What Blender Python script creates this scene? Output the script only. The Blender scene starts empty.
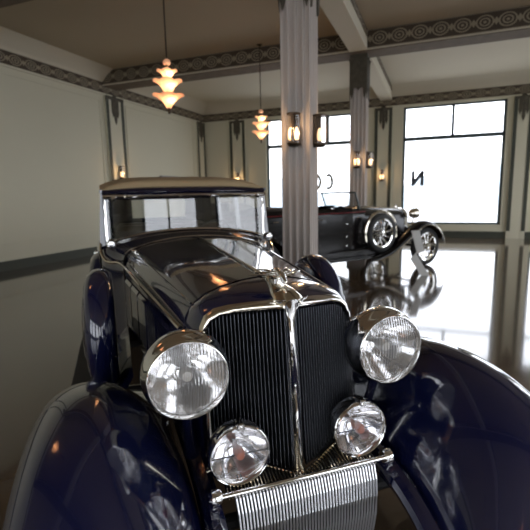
import bpy, math, random
from mathutils import Matrix, Vector
random.seed(7)
S = bpy.context.scene
COL = S.collection
PI = math.pi
sin, cos, rad = math.sin, math.cos, math.radians

# ------------------------------------------------------------ materials
def mat(name, col, rough=.5, metal=0., coat=0., spec=.5, emit=None, estr=0., bump=None, var=None, coatrough=.03):
    m = bpy.data.materials.new(name); m.use_nodes = True
    nt = m.node_tree; b = nt.nodes['Principled BSDF']
    b.inputs['Base Color'].default_value = (*col, 1)
    b.inputs['Roughness'].default_value = rough
    b.inputs['Metallic'].default_value = metal
    b.inputs['Coat Weight'].default_value = coat
    b.inputs['Coat Roughness'].default_value = coatrough
    b.inputs['Specular IOR Level'].default_value = spec
    if emit:
        b.inputs['Emission Color'].default_value = (*emit, 1)
        b.inputs['Emission Strength'].default_value = estr
    tc = nt.nodes.new('ShaderNodeTexCoord')
    if var:      # (scale, amount)
        n = nt.nodes.new('ShaderNodeTexNoise'); n.inputs['Scale'].default_value = var[0]; n.inputs['Detail'].default_value = 4
        nt.links.new(tc.outputs['Object'], n.inputs['Vector'])
        mx = nt.nodes.new('ShaderNodeMix'); mx.data_type = 'RGBA'
        mx.inputs[6].default_value = (*[c*(1-var[1]) for c in col], 1)
        mx.inputs[7].default_value = (*[min(1, c*(1+var[1])) for c in col], 1)
        nt.links.new(n.outputs['Fac'], mx.inputs[0]); nt.links.new(mx.outputs[2], b.inputs['Base Color'])
    if bump:     # (scale, strength, distance)
        n = nt.nodes.new('ShaderNodeTexNoise'); n.inputs['Scale'].default_value = bump[0]
        nt.links.new(tc.outputs['Object'], n.inputs['Vector'])
        bp = nt.nodes.new('ShaderNodeBump'); bp.inputs['Strength'].default_value = bump[1]; bp.inputs['Distance'].default_value = bump[2]
        nt.links.new(n.outputs['Fac'], bp.inputs['Height']); nt.links.new(bp.outputs['Normal'], b.inputs['Normal'])
    return m

def glass(name, tint=(1, 1, 1), refl=.08, rough=.02, flutes=0., haze=0., hazecol=(.8, .8, .8)):
    """thin pane: mostly see-through, mirror share rising at grazing angles"""
    m = bpy.data.materials.new(name); m.use_nodes = True
    nt = m.node_tree; nt.nodes.remove(nt.nodes['Principled BSDF']); out = nt.nodes['Material Output']
    t = nt.nodes.new('ShaderNodeBsdfTransparent'); t.inputs[0].default_value = (*tint, 1)
    g = nt.nodes.new('ShaderNodeBsdfGlossy'); g.inputs['Roughness'].default_value = rough
    lw = nt.nodes.new('ShaderNodeLayerWeight'); lw.inputs['Blend'].default_value = .35
    mr = nt.nodes.new('ShaderNodeMapRange'); mr.inputs['To Min'].default_value = refl; mr.inputs['To Max'].default_value = .95
    pw = nt.nodes.new('ShaderNodeMath'); pw.operation = 'POWER'; pw.inputs[1].default_value = 2.2
    nt.links.new(lw.outputs['Facing'], pw.inputs[0]); nt.links.new(pw.outputs[0], mr.inputs['Value'])
    mx = nt.nodes.new('ShaderNodeMixShader')
    nt.links.new(mr.outputs[0], mx.inputs[0]); nt.links.new(t.outputs[0], mx.inputs[1]); nt.links.new(g.outputs[0], mx.inputs[2])
    last = mx
    if haze:
        d = nt.nodes.new('ShaderNodeBsdfDiffuse'); d.inputs[0].default_value = (*hazecol, 1)
        m2 = nt.nodes.new('ShaderNodeMixShader'); m2.inputs[0].default_value = haze
        nt.links.new(mx.outputs[0], m2.inputs[1]); nt.links.new(d.outputs[0], m2.inputs[2]); last = m2
    nt.links.new(last.outputs[0], out.inputs['Surface'])
    if flutes:
        tc = nt.nodes.new('ShaderNodeTexCoord')
        w = nt.nodes.new('ShaderNodeTexWave'); w.wave_type = 'BANDS'; w.bands_direction = 'X'; w.inputs['Scale'].default_value = flutes
        bp = nt.nodes.new('ShaderNodeBump'); bp.inputs['Strength'].default_value = 1.; bp.inputs['Distance'].default_value = .006
        nt.links.new(tc.outputs['Object'], w.inputs['Vector']); nt.links.new(w.outputs['Fac'], bp.inputs['Height'])
        nt.links.new(bp.outputs['Normal'], g.inputs['Normal']); nt.links.new(bp.outputs['Normal'], lw.inputs['Normal'])
        if haze: nt.links.new(bp.outputs['Normal'], d.inputs['Normal'])
    return m

def frieze_mat():
    """stencilled border: dark brown ground with rows of scrolls and rings"""
    m = mat('stencilled border', (.12, .09, .06), .8)
    nt = m.node_tree; b = nt.nodes['Principled BSDF']
    tc = nt.nodes.new('ShaderNodeTexCoord'); sx = nt.nodes.new('ShaderNodeSeparateXYZ')
    nt.links.new(tc.outputs['UV'], sx.inputs[0])
    def M(op, a, bb=None, c=None):
        n = nt.nodes.new('ShaderNodeMath'); n.operation = op
        for i, v in enumerate((a, bb, c)):
            if v is None: continue
            if isinstance(v, (int, float)): n.inputs[i].default_value = v
            else: nt.links.new(v, n.inputs[i])
        return n.outputs[0]
    u = M('SUBTRACT', M('FRACT', sx.outputs[0]), .5); v = M('SUBTRACT', sx.outputs[1], .5)
    v2 = M('MULTIPLY', v, 1.1)
    r = M('SQRT', M('ADD', M('MULTIPLY', u, u), M('MULTIPLY', v2, v2)))
    ring = M('GREATER_THAN', M('SINE', M('MULTIPLY', r, 38.)), .15)
    lim = M('LESS_THAN', r, .42)
    a = M('MULTIPLY', ring, lim)
    u2 = M('SUBTRACT', M('FRACT', M('ADD', sx.outputs[0], .5)), .5)
    r2 = M('ADD', M('ABSOLUTE', u2), M('MULTIPLY', M('ABSOLUTE', v), .6))
    leaf = M('LESS_THAN', r2, .13)
    edge = M('GREATER_THAN', M('ABSOLUTE', v), .46)
    k = M('MAXIMUM', M('MAXIMUM', a, leaf), M('MULTIPLY', edge, .6))
    mx = nt.nodes.new('ShaderNodeMix'); mx.data_type = 'RGBA'
    mx.inputs[6].default_value = (.06, .042, .027, 1); mx.inputs[7].default_value = (.27, .23, .16, 1)
    nt.links.new(k, mx.inputs[0]); nt.links.new(mx.outputs[2], b.inputs['Base Color'])
    return m

PLASTER = mat('cream plaster', (.59, .56, .43), .85, var=(.5, .04))
SOFF = mat('dark brown stencilled soffit', (.13, .10, .07), .85, var=(5, .35))
CEILN = mat('tan ceiling plaster', (.40, .33, .235), .9, var=(.4, .05))
ALU = mat('brushed aluminium', (.80, .80, .82), .38, metal=1.)
CEIL = mat('cream ceiling plaster', (.56, .51, .40), .9, var=(.4, .04))
TAUPE = mat('taupe painted plaster', (.45, .405, .37), .75)
BRONZEG = mat('dark green grey paint', (.045, .05, .035), .7)
ORNA = mat('grey stencil', (.075, .065, .045), .8, var=(9, .5))
FRIEZE = frieze_mat()

FLOOR = mat('polished dark terrazzo', (.085, .058, .036), .10, coat=.6, spec=.6, coatrough=.06, bump=(1.2, .05, .02), var=(1.5, .35))
FRAMEM = mat('dark window metal', (.03, .05, .05), .5)
PANE = glass('window glass', refl=.05)
PAVE = mat('pale pavement', (.55, .55, .55), .9)
HAZEH = mat('pale hillside', (.42, .48, .52), .95, var=(.05, .3))
PAINT = mat('dark navy paint', (.004, .005, .020), .12, coat=1., spec=.6, coatrough=.02)
PAINTN = mat('navy paint', (.004, .006, .032), .15, coat=1., spec=.5, coatrough=.02)
CHROME = mat('chrome', (.86, .85, .83), .07, metal=1.)
NICKEL = mat('nickel', (.80, .74, .62), .14, metal=1.)
MIRR = mat('silvered reflector', (.95, .94, .94), .10, metal=1., bump=(12, .09, .02))
SLATM = mat('dark grille metal', (.085, .09, .105), .25, metal=.9)
BLACK = mat('black core', (.006, .006, .007), .6)
RUBBER = mat('tyre rubber', (.015, .015, .015), .7)
FABRIC = mat('tan roof fabric', (.30, .22, .12), .85, bump=(300, .3, .002), var=(3, .12))
LEATHER = mat('brown leather', (.045, .03, .022), .45)
CARGLASS = glass('windscreen glass', refl=.12, tint=(.8, .82, .82))
LENS = glass('fluted lamp glass', refl=.20, rough=.07, tint=(.95, .95, .95), flutes=26., haze=.16, hazecol=(.75, .73, .70))
LENSC = glass('clear lamp glass', refl=.14, rough=.04, tint=(.96, .96, .98), haze=.07, hazecol=(.7, .72, .76))
AMBER = mat('orange bulb glass', (.55, .16, .08), .4)
BULB = mat('frosted bulb glass', (.75, .70, .62), .3)
BRONZE = mat('dark bronze', (.05, .035, .022), .4, metal=.7)
WARM = mat('glowing shade glass', (.85, .60, .42), .45, emit=(1., .50, .29), estr=.5)
_nt = WARM.node_tree; _tr = _nt.nodes.new('ShaderNodeBsdfTranslucent'); _tr.inputs[0].default_value = (1., .66, .42, 1)
_mx = _nt.nodes.new('ShaderNodeMixShader'); _mx.inputs[0].default_value = .6
_nt.links.new(_nt.nodes['Principled BSDF'].outputs[0], _mx.inputs[1]); _nt.links.new(_tr.outputs[0], _mx.inputs[2])
_nt.links.new(_mx.outputs[0], _nt.nodes['Material Output'].inputs['Surface'])
WARMB = mat('glowing lamp tube', (.95, .8, .6), .5, emit=(1., .58, .26), estr=.85)
GREYM = mat('grey enamel', (.22, .22, .22), .5)
CARD = mat('pale grey board', (.52, .52, .50), .7)
LETD = mat('dark lettering', (.05, .06, .08), .6)
LETG = mat('grey gold lettering', (.16, .14, .10), .6)
MAROON = mat('maroon line', (.16, .01, .012), .3)
BLK2 = mat('black coachwork paint', (.006, .005, .005), .2, coat=.12, coatrough=.06, spec=.22)
CLOTHB = mat('dark brown trim cloth', (.035, .027, .02), .9)

# ------------------------------------------------------------ mesh builder
class MB:
    def __init__(s): s.v = []; s.f = []; s.uv = {}
    def add(s, vs, fs):
        o = len(s.v); s.v += [tuple(p) for p in vs]; s.f += [tuple(i+o for i in f) for f in fs]; return s
    def box(s, a, b):
        x0, y0, z0 = a; x1, y1, z1 = b
        vs = [(x, y, z) for x in (x0, x1) for y in (y0, y1) for z in (z0, z1)]
        return s.add(vs, [(0, 1, 3, 2), (4, 6, 7, 5), (0, 4, 5, 1), (2, 3, 7, 6), (0, 2, 6, 4), (1, 5, 7, 3)])
    def bev(s, a, b, r=.01):      # box with chamfered vertical+horizontal edges
        x0, y0, z0 = a; x1, y1, z1 = b
        R = [(x0+r, y0), (x1-r, y0), (x1, y0+r), (x1, y1-r), (x1-r, y1), (x0+r, y1), (x0, y1-r), (x0, y0+r)]
        cx, cy = (x0+x1)/2, (y0+y1)/2
        def ring(z, k):
            return [(cx+(x-cx)*(1-k/max(1e-6, (x1-x0)/2)), cy+(y-cy)*(1-k/max(1e-6, (y1-y0)/2)), z) for x, y in R]
        return s.loft([ring(z0, r), ring(z0+r, 0), ring(z1-r, 0), ring(z1, r)], closed=True, caps=True)
    def loft(s, rings, closed=False, caps=False):
        n = len(rings[0]); o = len(s.v)
        for r in rings: s.v += [tuple(p) for p in r]
        for i in range(len(rings)-1):
            for j in range(n if closed else n-1):
                k = (j+1) % n
                s.f.append((o+i*n+j, o+i*n+k, o+(i+1)*n+k, o+(i+1)*n+j))
        if caps:
            s.f.append(tuple(o+j for j in range(n))[::-1]); s.f.append(tuple(o+(len(rings)-1)*n+j for j in range(n)))
        return s
    def tube(s, pts, r, seg=10, closed=False, flat=None, up=(0, 0, 1)):
        P = [Vector(p) for p in pts]; rings = []; n = len(P)
        for i, p in enumerate(P):
            if closed: d = P[(i+1) % n]-P[i-1]
            else: d = P[min(i+1, n-1)]-P[max(i-1, 0)]
            d.normalize(); u = Vector(up)
            if abs(d.dot(u)) > .95: u = Vector((0, 1, 0)) if abs(d.y) < .9 else Vector((1, 0, 0))
            a = d.cross(u).normalized(); b = a.cross(d).normalized()
            rr = r[i] if isinstance(r, (list, tuple)) else r
            fl = flat or 1.
            rings.append([p+a*rr*cos(t)+b*rr*fl*sin(t) for t in [2*PI*k/seg for k in range(seg)]])
        if closed: rings.append(rings[0])
        return s.loft(rings, closed=True, caps=not closed)
    def lathe(s, prof, c=(0, 0, 0), ax='z', seg=32, a0=0., a1=2*PI):
        """prof: (radius, height) pairs"""
        full = abs(a1-a0-2*PI) < 1e-6; rings = []
        k = seg if full else seg+1
        for r, h in prof:
            ring = []
            for i in range(k):
                t = a0+(a1-a0)*i/seg
                if ax == 'z': p = (r*cos(t), r*sin(t), h)
                elif ax == 'y': p = (r*cos(t), h, r*sin(t))
                else: p = (h, r*cos(t), r*sin(t))
                ring.append((c[0]+p[0], c[1]+p[1], c[2]+p[2]))
            rings.append(ring)
        return s.loft(rings, closed=full)
    def move(s, fn): s.v = [tuple(fn(Vector(p))) for p in s.v]; return s
    def build(s, name, m, parent=None, smooth=True, angle=35):
        me = bpy.data.meshes.new(name); me.from_pydata(s.v, [], s.f); me.update()
        import bmesh
        bm = bmesh.new(); bm.from_mesh(me); bmesh.ops.remove_doubles(bm, verts=bm.verts, dist=1e-5)
        bmesh.ops.recalc_face_normals(bm, faces=bm.faces)
        if smooth:
            for e in bm.edges:
                if len(e.link_faces) == 2 and e.calc_face_angle(0) > rad(angle): e.smooth = False
            for f in bm.faces: f.smooth = True
        bm.to_mesh(me); bm.free()
        me.materials.append(m)
        o = bpy.data.objects.new(name, me); COL.objects.link(o)
        if parent: o.parent = parent
        return o

def empty(name, loc=(0, 0, 0), rz=0., parent=None):
    o = bpy.data.objects.new(name, None); COL.objects.link(o); o.location = loc; o.rotation_euler = (0, 0, rz)
    o.empty_display_size = .1
    if parent: o.parent = parent
    return o
def tag(o, label, cat, group=None, kind=None):
    o['label'] = label; o['category'] = cat
    if group: o['group'] = group
    if kind: o['kind'] = kind
    return o
def struct(o): o['kind'] = 'structure'; return o
def copy_tree(o, parent=None):
    c = o.copy(); COL.objects.link(c); c.parent = parent
    for ch in list(o.children): copy_tree(ch, c)
    return c
def smoothpts(pts, n=6):
    """Catmull-Rom through pts"""
    P = [Vector(p) for p in pts]; out = []
    for i in range(len(P)-1):
        p0 = P[i-1] if i > 0 else P[0]*2-P[1]; p1 = P[i]; p2 = P[i+1]; p3 = P[i+2] if i+2 < len(P) else P[-1]*2-P[-2]
        for k in range(n):
            t = k/n
            out.append(.5*((2*p1)+(p2-p0)*t+(2*p0-5*p1+4*p2-p3)*t*t+(-p0+3*p1-3*p2+p3)*t**3))
    out.append(P[-1]); return out
def interp(x, tab):
    if x <= tab[0][0]: return tab[0][1]
    for (a, va), (b, vb) in zip(tab, tab[1:]):
        if x <= b:
            t = (x-a)/(b-a); return va+(vb-va)*t
    return tab[-1][1]
def smooth_tab(tab, n=6):
    return [(p.x, p.y) for p in smoothpts([(a, b, 0) for a, b in tab], n)]

# ------------------------------------------------------------ the room
XL, XR, YF, YB, ZC = -9.1, 6.2, -7.0, 16.5, 5.2
struct(MB().box((XL-.2, YF-.2, -.1), (XR+.2, YB+.2, 0)).build('floor', FLOOR, smooth=False))
struct(MB().box((XL-.2, YF-.2, ZC), (XR+.2, YB+.2, ZC+.15)).build('ceiling', CEIL, smooth=False))
struct(MB().box((XL-.2, YF-.2, 0), (XL, YB+.2, ZC)).build('wall_left', PLASTER, smooth=False))

def wall_with_openings(name, axis, c0, c1, a0, a1, opens):
    """a wall slab between c0 and c1 on the fixed axis, running a0..a1, with rectangular openings (u0,u1,z0,z1)"""
    m = MB()
    def put(u0, u1, z0, z1):
        if u1-u0 < 1e-4 or z1-z0 < 1e-4: return
        if axis == 'y': m.box((u0, c0, z0), (u1, c1, z1))
        else: m.box((c0, u0, z0), (c1, u1, z1))
    u = a0
    for (u0, u1, z0, z1) in sorted(opens):
        put(u, u0, 0, ZC); put(u0, u1, 0, z0); put(u0, u1, z1, ZC); u = u1
    put(u, a1, 0, ZC)
    return struct(m.build(name, PLASTER, smooth=False))
WB = [(-6.35, -2.75, .45, 4.47), (-1.2, 2.0, .45, 4.5), (2.9, 5.6, .45, 4.5)]
wall_with_openings('wall_back', 'y', YB, YB+.25, XL-.2, XR+.2, WB)
WR = [(-6.2, -3.4, .5, 4.3), (-2.6, .6, .5, 4.3), (1.4, 4.8, .5, 4.3), (6.2, 10.2, .5, 4.3), (11.8, 15.6, .5, 4.3)]
wall_with_openings('wall_right', 'x', XR, XR+.25, YF-.2, YB, WR)
WF = [(-8.2, -5.2, .5, 4.3), (-4.4, -1.4, .5, 4.3), (-.6, 2.4, .5, 4.3), (3.2, 5.6, .5, 4.3)]
wall_with_openings('wall_front', 'y', YF-.25, YF, XL-.2, XR, WF)

wn = [0]
def window(axis, c, o, sgn, tz, mull, low=()):
    """metal frame with transom bar, mullions in the upper light; its pane is a child"""
    u0, u1, z0, z1 = o; wn[0] += 1
    m = MB(); t = .035
    def bar(a0, a1, b0, b1):
        if axis == 'y': m.box((a0, c, b0), (a1, c+sgn*.07, b1))
        else: m.box((c, a0, b0), (c+sgn*.07, a1, b1))
    bar(u0, u0+t*2.4, z0, z1); bar(u1-t*2.4, u1, z0, z1); bar(u0, u1, z0, z0+.07); bar(u0, u1, z1-.06, z1)
    bar(u0, u1, tz-.065, tz+.065)
    for k in mull: bar(k-.045, k+.045, tz, z1)
    for k in low: bar(k-.025, k+.025, z0, tz)
    w = struct(m.build('window_%d' % wn[0], FRAMEM, smooth=False))
    g = MB(); p = c+sgn*.035
    if axis == 'y': g.add([(u0, p, z0), (u1, p, z0), (u1, p, z1), (u0, p, z1)], [(0, 1, 2, 3)])
    else: g.add([(p, u0, z0), (p, u1, z0), (p, u1, z1), (p, u0, z1)], [(0, 1, 2, 3)])
    g.build('pane', PANE, w, smooth=False)
    # daylight: portal that guides the sky's light through this opening
    ld = bpy.data.lights.new('window_daylight', 'AREA'); ld.shape = 'RECTANGLE'; ld.size = u1-u0; ld.size_y = z1-z0
    ld.cycles.is_portal = True
    lo = bpy.data.objects.new('window_daylight', ld); COL.objects.link(lo)
    q = c+sgn*.2
    if axis == 'y':
        lo.location = ((u0+u1)/2, q, (z0+z1)/2); lo.rotation_euler = (rad(-90) if sgn > 0 else rad(90), 0, 0)
    else:
        lo.location = (q, (u0+u1)/2, (z0+z1)/2); lo.rotation_euler = (rad(90), 0, rad(90) if sgn > 0 else rad(-90))
    return w
window('y', YB+.08, WB[0], 1, 3.45, (-5.15, -3.9))
window('y', YB+.08, WB[1], 1, 3.42, (.4,))
window('y', YB+.08, WB[2], 1, 3.42, (4.25,))
for o in WR: window('x', XR+.08, o, 1, 3.3, (o[0]+(o[1]-o[0])/3, o[0]+(o[1]-o[0])*2/3), ((o[0]+o[1])/2,))
for o in WF: window('y', YF-.08, o, -1, 3.3, (o[0]+(o[1]-o[0])/3, o[0]+(o[1]-o[0])*2/3), ((o[0]+o[1])/2,))

# stencilled frieze + cornice + cove, baseboards
def strip_uv(name, p0, p1, z0, z1, nrm, thick=.03, rep=.42, parent=None):
    """a border board along p0->p1 with u running in pattern repeats"""
    p0 = Vector((*p0, 0)); p1 = Vector((*p1, 0)); n = Vector((*nrm, 0))*thick; L = (p1-p0).length
    V = []
    for q in (p0, p1):
        for z in (z0, z1):
            for k in (0, 1): V.append(tuple(q+n*k+Vector((0, 0, z))))
    F = [(1, 5, 7, 3), (0, 2, 6, 4), (2, 3, 7, 6), (0, 4, 5, 1), (0, 1, 3, 2), (4, 6, 7, 5)]
    me = bpy.data.meshes.new(name); me.from_pydata(V, [], F); me.update(); uv = me.uv_layers.new()
    for poly in me.polygons:
        for li in poly.loop_indices:
            vi = me.loops[li].vertex_index
            uv.data[li].uv = ((L/rep if vi >= 4 else 0), (1 if (vi//2) % 2 else 0))
    me.materials.append(FRIEZE)
    o = bpy.data.objects.new(name, me); COL.objects.link(o)
    if parent: o.parent = parent
    return o
tn = [0]
def trim(o=None):
    tn[0] += 1; n = 'trim_%d' % tn[0]
    if o: o.name = n; struct(o)
    return n
trim(strip_uv('trim', (XL, YB), (XR, YB), 4.58, 4.88, (0, -1)))
trim(strip_uv('trim', (XL, 0), (XL, YB), 4.58, 4.88, (1, 0)))
trim(strip_uv('trim', (XL, YF), (XL, 0), 4.58, 4.88, (1, 0)))
trim(strip_uv('trim', (XR, YF), (XR, YB), 4.58, 4.88, (-1, 0)))
trim(strip_uv('trim', (XL, YF), (XR, YF), 4.58, 4.88, (0, 1)))
# cream cove above the frieze and picture rail under it
def cove(p0, p1, n):
    p0 = Vector((*p0, 0)); p1 = Vector((*p1, 0)); n = Vector((*n, 0)); rings = []
    for q in (p0, p1):
        rings.append([tuple(q+n*a+Vector((0, 0, z))) for a, z in ((0, 4.88), (.06, 4.88), (.06, 4.91), (.12, 4.96), (.22, 5.05), (.36, 5.14), (.5, 5.2), (0, 5.2))])
    return MB().loft(rings, closed=True, caps=True).build('trim', CEIL, angle=60)
trim(cove((XL, YB), (XR, YB), (0, -1))); trim(cove((XL, YF), (XL, YB), (1, 0)))
def board(a, b, m=PLASTER): return MB().box(a, b).build('trim', m, smooth=False)
trim(board((XL, YB-.04, 4.53), (XR, YB, 4.58))); trim(board((XL, YF, 4.53), (XL+.04, YB, 4.58)))
for nm, a, b in (('baseboard_back', (XL, YB-.03, 0), (XR, YB, .22)), ('baseboard_left', (XL, YF, 0), (XL+.03, YB, .22)),
                 ('baseboard_right', (XR-.03, YF, 0), (XR, YB, .22)), ('baseboard_front', (XL, YF, 0), (XR, YF+.03, .22))):
    struct(MB().box(a, b).build(nm, BRONZEG, smooth=False))

# ceiling beams (setting): across the room on every column row and along the column row
BZ = 4.78
CX = -1.80
def beam(a, b, name='trim'):
    return trim_beam(MB().box(a, b).build('trim', CEIL, smooth=False))
def trim_beam(o): trim(o); return o
for y in (0., 5.55, 11.0):
    fy = y-(.22 if y < 10 else .40)
    b = beam((XL, fy, BZ), (XR, y+.22, ZC))
    strip_uv('stencil_border', (XL, fy), (XR, fy), BZ+.03, ZC-.02, (0, -1), .012, .42, b)
    strip_uv('stencil_border', (XL, y+.22), (XR, y+.22), BZ+.03, ZC-.02, (0, 1), .012, .42, b)
    u = MB().box((XL, fy+.02, BZ-.015), (XR, y+.2, BZ)).build('soffit_panel', SOFF, b, smooth=False)
for ya, yb in ((YF, -.22), (.22, 5.33), (5.77, 10.60), (11.22, YB)):
    b = beam((CX-.2, ya, BZ), (CX+.2, yb, ZC))
    strip_uv('stencil_border', (CX-.2, ya), (CX-.2, yb), BZ+.25, ZC-.02, (-1, 0), .012, .42, b)
    strip_uv('stencil_border', (CX+.2, ya), (CX+.2, yb), BZ+.25, ZC-.02, (1, 0), .012, .42, b)

for xa, xb in ((XL, CX-.2), (CX+.2, XR)):
    for ya, yb in ((YF, -.22), (.22, 5.33), (5.77, 10.60)):
        trim(MB().box((xa, ya, ZC-.015), (xb, yb, ZC)).build('trim', CEILN, smooth=False))

# columns
def column(x, y, label):
    W = .19
    e = empty('fluted_column', (x, y, 0)); tag(e, label, 'column', 'fluted columns of the centre row')
    m = MB(); pts = []
    # square shaft with shallow vertical flutes on every face
    def face(n=4):
        out = []; w = 2*W/n
        for i in range(n):
            a = -W+i*w
            out += [(a+.010, 0), (a+.026, .028), (a+w-.026, .028), (a+w-.010, 0)]
        return out
    ring = []
    for k in range(4):
        for (u, d) in face():
            px, py = u, -(W-d)
            c, s_ = cos(k*PI/2), sin(k*PI/2)
            ring.append((px*c-py*s_, px*s_+py*c))
    m.loft([[(a, b, z) for a, b in ring] for z in (.30, BZ-.75)], closed=True, caps=True).build('shaft', TAUPE, e, smooth=False)
    MB().bev((-W-.05, -W-.05, 0), (W+.05, W+.05, .30), .02).build('base', TAUPE, e, angle=20)
    c = MB(); c.bev((-W-.012, -W-.012, BZ-.75), (W+.012, W+.012, BZ), .01)
    for k in range(4):      # draped ornament hanging down each face
        A = Matrix.Rotation(k*PI/2, 4, 'Z')
        for cx_, w_, zt, zb in ((-.15, .04, BZ-.1, BZ-1.0), (.15, .04, BZ-.1, BZ-1.0), (0, .07, BZ-.1, BZ-.82)):
            V = [(cx_-w_, -W-.02, zt), (cx_+w_, -W-.02, zt), (cx_+w_, -W-.02, zb+.15), (cx_, -W-.02, zb), (cx_-w_, -W-.02, zb+.15)]
            V += [(a, b+.03, z) for a, b, z in V]
            V = [A @ Vector(p) for p in V]
            c.add(V, [(0, 1, 2, 3, 4), (9, 8, 7, 6, 5)]+[(i, 5+i, 5+(i+1) % 5, (i+1) % 5) for i in range(5)])
        for j in range(5):
            q = A @ Vector((-.14+.07*j, -W-.02, BZ-.12-.05*(2-abs(j-2))))
            c.lathe([(.001, .03), (.022, .02), (.03, 0), (.022, -.02), (.001, -.03)], tuple(q), 'z', 8)
    c.build('capital', ORNA, e, angle=30)
    return e
column(-1.67, 5.55, 'tall taupe fluted column close behind the parked navy car')
column(-1.82, 11.0, 'taupe fluted column with dark draped capital behind the black touring car')
column(-1.75, 0.0, 'taupe fluted column standing beside the cabin, nearest to the viewer') if False else None

# pilasters: cream strip between two dark upright bands, stencilled drop at the top
def pilaster(loc, rz, w, label):
    e = empty('pilaster', loc, rz); tag(e, label, 'pilaster', 'banded pilasters on the walls')
    h = w/2
    MB().box((-h, -.07, 0), (h, 0, 4.53)).build('panel', PLASTER, e, smooth=False)
    for s in (-1, 1):
        a, b = sorted((s*h, s*(h-.11)))
        MB().box((a, -.085, .25), (b, -.07, 4.45)).build('dark_band', BRONZEG, e, smooth=False)
    m = MB()
    zt = 4.5
    for cx_, w_, L in ((0, .05, .75), (-.10, .045, .55), (.10, .045, .55)):
        V = [(cx_-w_, -.095, zt), (cx_+w_, -.095, zt), (cx_+w_, -.095, zt-L+.14), (cx_, -.095, zt-L), (cx_-w_, -.095, zt-L+.14)]
        V += [(a, -.07, z) for a, b, z in V]
        m.add(V, [(0, 1, 2, 3, 4), (9, 8, 7, 6, 5)]+[(i, 5+i, 5+(i+1) % 5, (i+1) % 5) for i in range(5)])
    m.box((-h, -.1, zt-.06), (h, -.07, zt+.03))
    m.lathe([(.001, -.12), (.09, -.10), (.11, -.07)], (0, 0, zt-.02), 'y', 12)
    m.build('stencil_drop', ORNA, e, smooth=False)
    return e
pilaster((-1.87, YB-.003, 0), 0, .60, 'cream pilaster with dark bands between the two big back windows')
pilaster((-7.56, YB-.003, 0), 0, .66, 'cream pilaster with dark bands left of the back window, behind the sedan roof')
pilaster((XL+.003, 11.0, 0), rad(90), .76, 'cream pilaster with dark bands on the left wall under the beam')
pilaster((XL+.003, 16.12, 0), rad(90), .60, 'narrow pilaster at the far left corner of the room')
pilaster((XL+.003, 5.55, 0), rad(90), .76, 'cream pilaster on the left wall nearest to the viewer')
pilaster((2.45, YB-.003, 0), 0, .55, 'cream pilaster at the right end of the lettered window')

# raised panel mouldings on the plaster walls
def wall_panel(axis, c, s, u0, u1, z0, z1, parent_name):
    m = MB(); t = .035
    def bar(a0, a1, b0, b1):
        if axis == 'x': m.box((c, a0, b0), (c+s*.02, a1, b1))
        else: m.box((a0, c, b0), (a1, c+s*.02, b1))
    bar(u0, u1, z0, z0+t); bar(u0, u1, z1-t, z1); bar(u0, u0+t, z0, z1); bar(u1-t, u1, z0, z1)
    trim(m.build('trim', PLASTER, smooth=False))
wall_panel('x', XL, 1, 11.55, 15.6, .6, 4.4, 'w'); wall_panel('x', XL, 1, 6.1, 10.45, .6, 4.4, 'w')
wall_panel('y', YB, -1, -8.95, -8.0, .6, 4.4, 'w')

tag(MB().bev((XL, 13.15, 2.05), (XL+.12, 14.2, 2.33), .01).build('wall_box', GREYM, smooth=False), 'small grey box on the far left wall just above the sedan roof', 'box')

# sconces
def sconce_proto():
    e = empty('wall_sconce')
    MB().bev((-.05, -.02, -.20), (.05, 0, .20), .008).build('back_plate', BRONZE, e, angle=20)
    f = MB()
    f.lathe([(.001, -.035), (.06, -.03), (.085, 0), (.085, .012), (.001, .012)], (0, -.07, -.17), 'z', 16)
    f.lathe([(.001, 0), (.085, 0), (.085, .015), (.001, .015)], (0, -.07, .18), 'z', 16)
    f.tube([(0, -.155, -.17), (0, -.155, .19)], .010, 6); f.box((-.013, -.09, -.19), (.013, -.02, .18))
    f.build('frame', BRONZE, e)
    for s in (-1, 1):
        MB().lathe([(.001, -.13), (.026, -.12), (.032, -.06), (.028, -.02), (.014, .02), (.001, .03)], (s*.042, -.08, 0), 'z', 14).build('lamp_tube', WARMB, e)
    MB().lathe([(.080, -.15), (.080, .17)], (0, -.07, 0), 'z', 20).build('glass_sleeve', PANE, e)
    return e
SC = sconce_proto(); used = [False]
def sconce(loc, rz, label, power=3.5):
    o = SC if not used[0] else copy_tree(SC); used[0] = True
    o.location = loc; o.rotation_euler = (0, 0, rz); tag(o, label, 'wall lamp', 'two-tube bronze wall sconces')
    ld = bpy.data.lights.new('sconce_light', 'POINT'); ld.energy = power; ld.color = (1, .62, .32); ld.shadow_soft_size = .04
    lo = bpy.data.objects.new('sconce_light', ld); COL.objects.link(lo)
    lo.location = Vector(loc)+Matrix.Rotation(rz, 3, 'Z') @ Vector((0, -.23, 0)); 
SZ = 2.38
W = .19
sconce((-1.67, 5.55-W, SZ), 0, 'lit sconce on the front face of the near column')
sconce((-1.67+W, 5.55, SZ), rad(90), 'lit sconce on the right side face of the near column')
sconce((-1.82, 11-W, SZ), 0, 'lit sconce on the front face of the far column above the touring car')
sconce((-1.82+W, 11, SZ), rad(90), 'lit sconce on the right side face of the far column')
sconce((-1.87, YB-.09, 2.2), 0, 'small lit sconce on the pilaster between the back windows')
sconce((-7.56, YB-.09, 2.3), 0, 'small lit sconce on the back wall pilaster behind the sedan roof')
sconce((XL+.09, 11.0, 2.35), rad(90), 'lit sconce on the left wall pilaster above the sedan roof')

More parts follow.
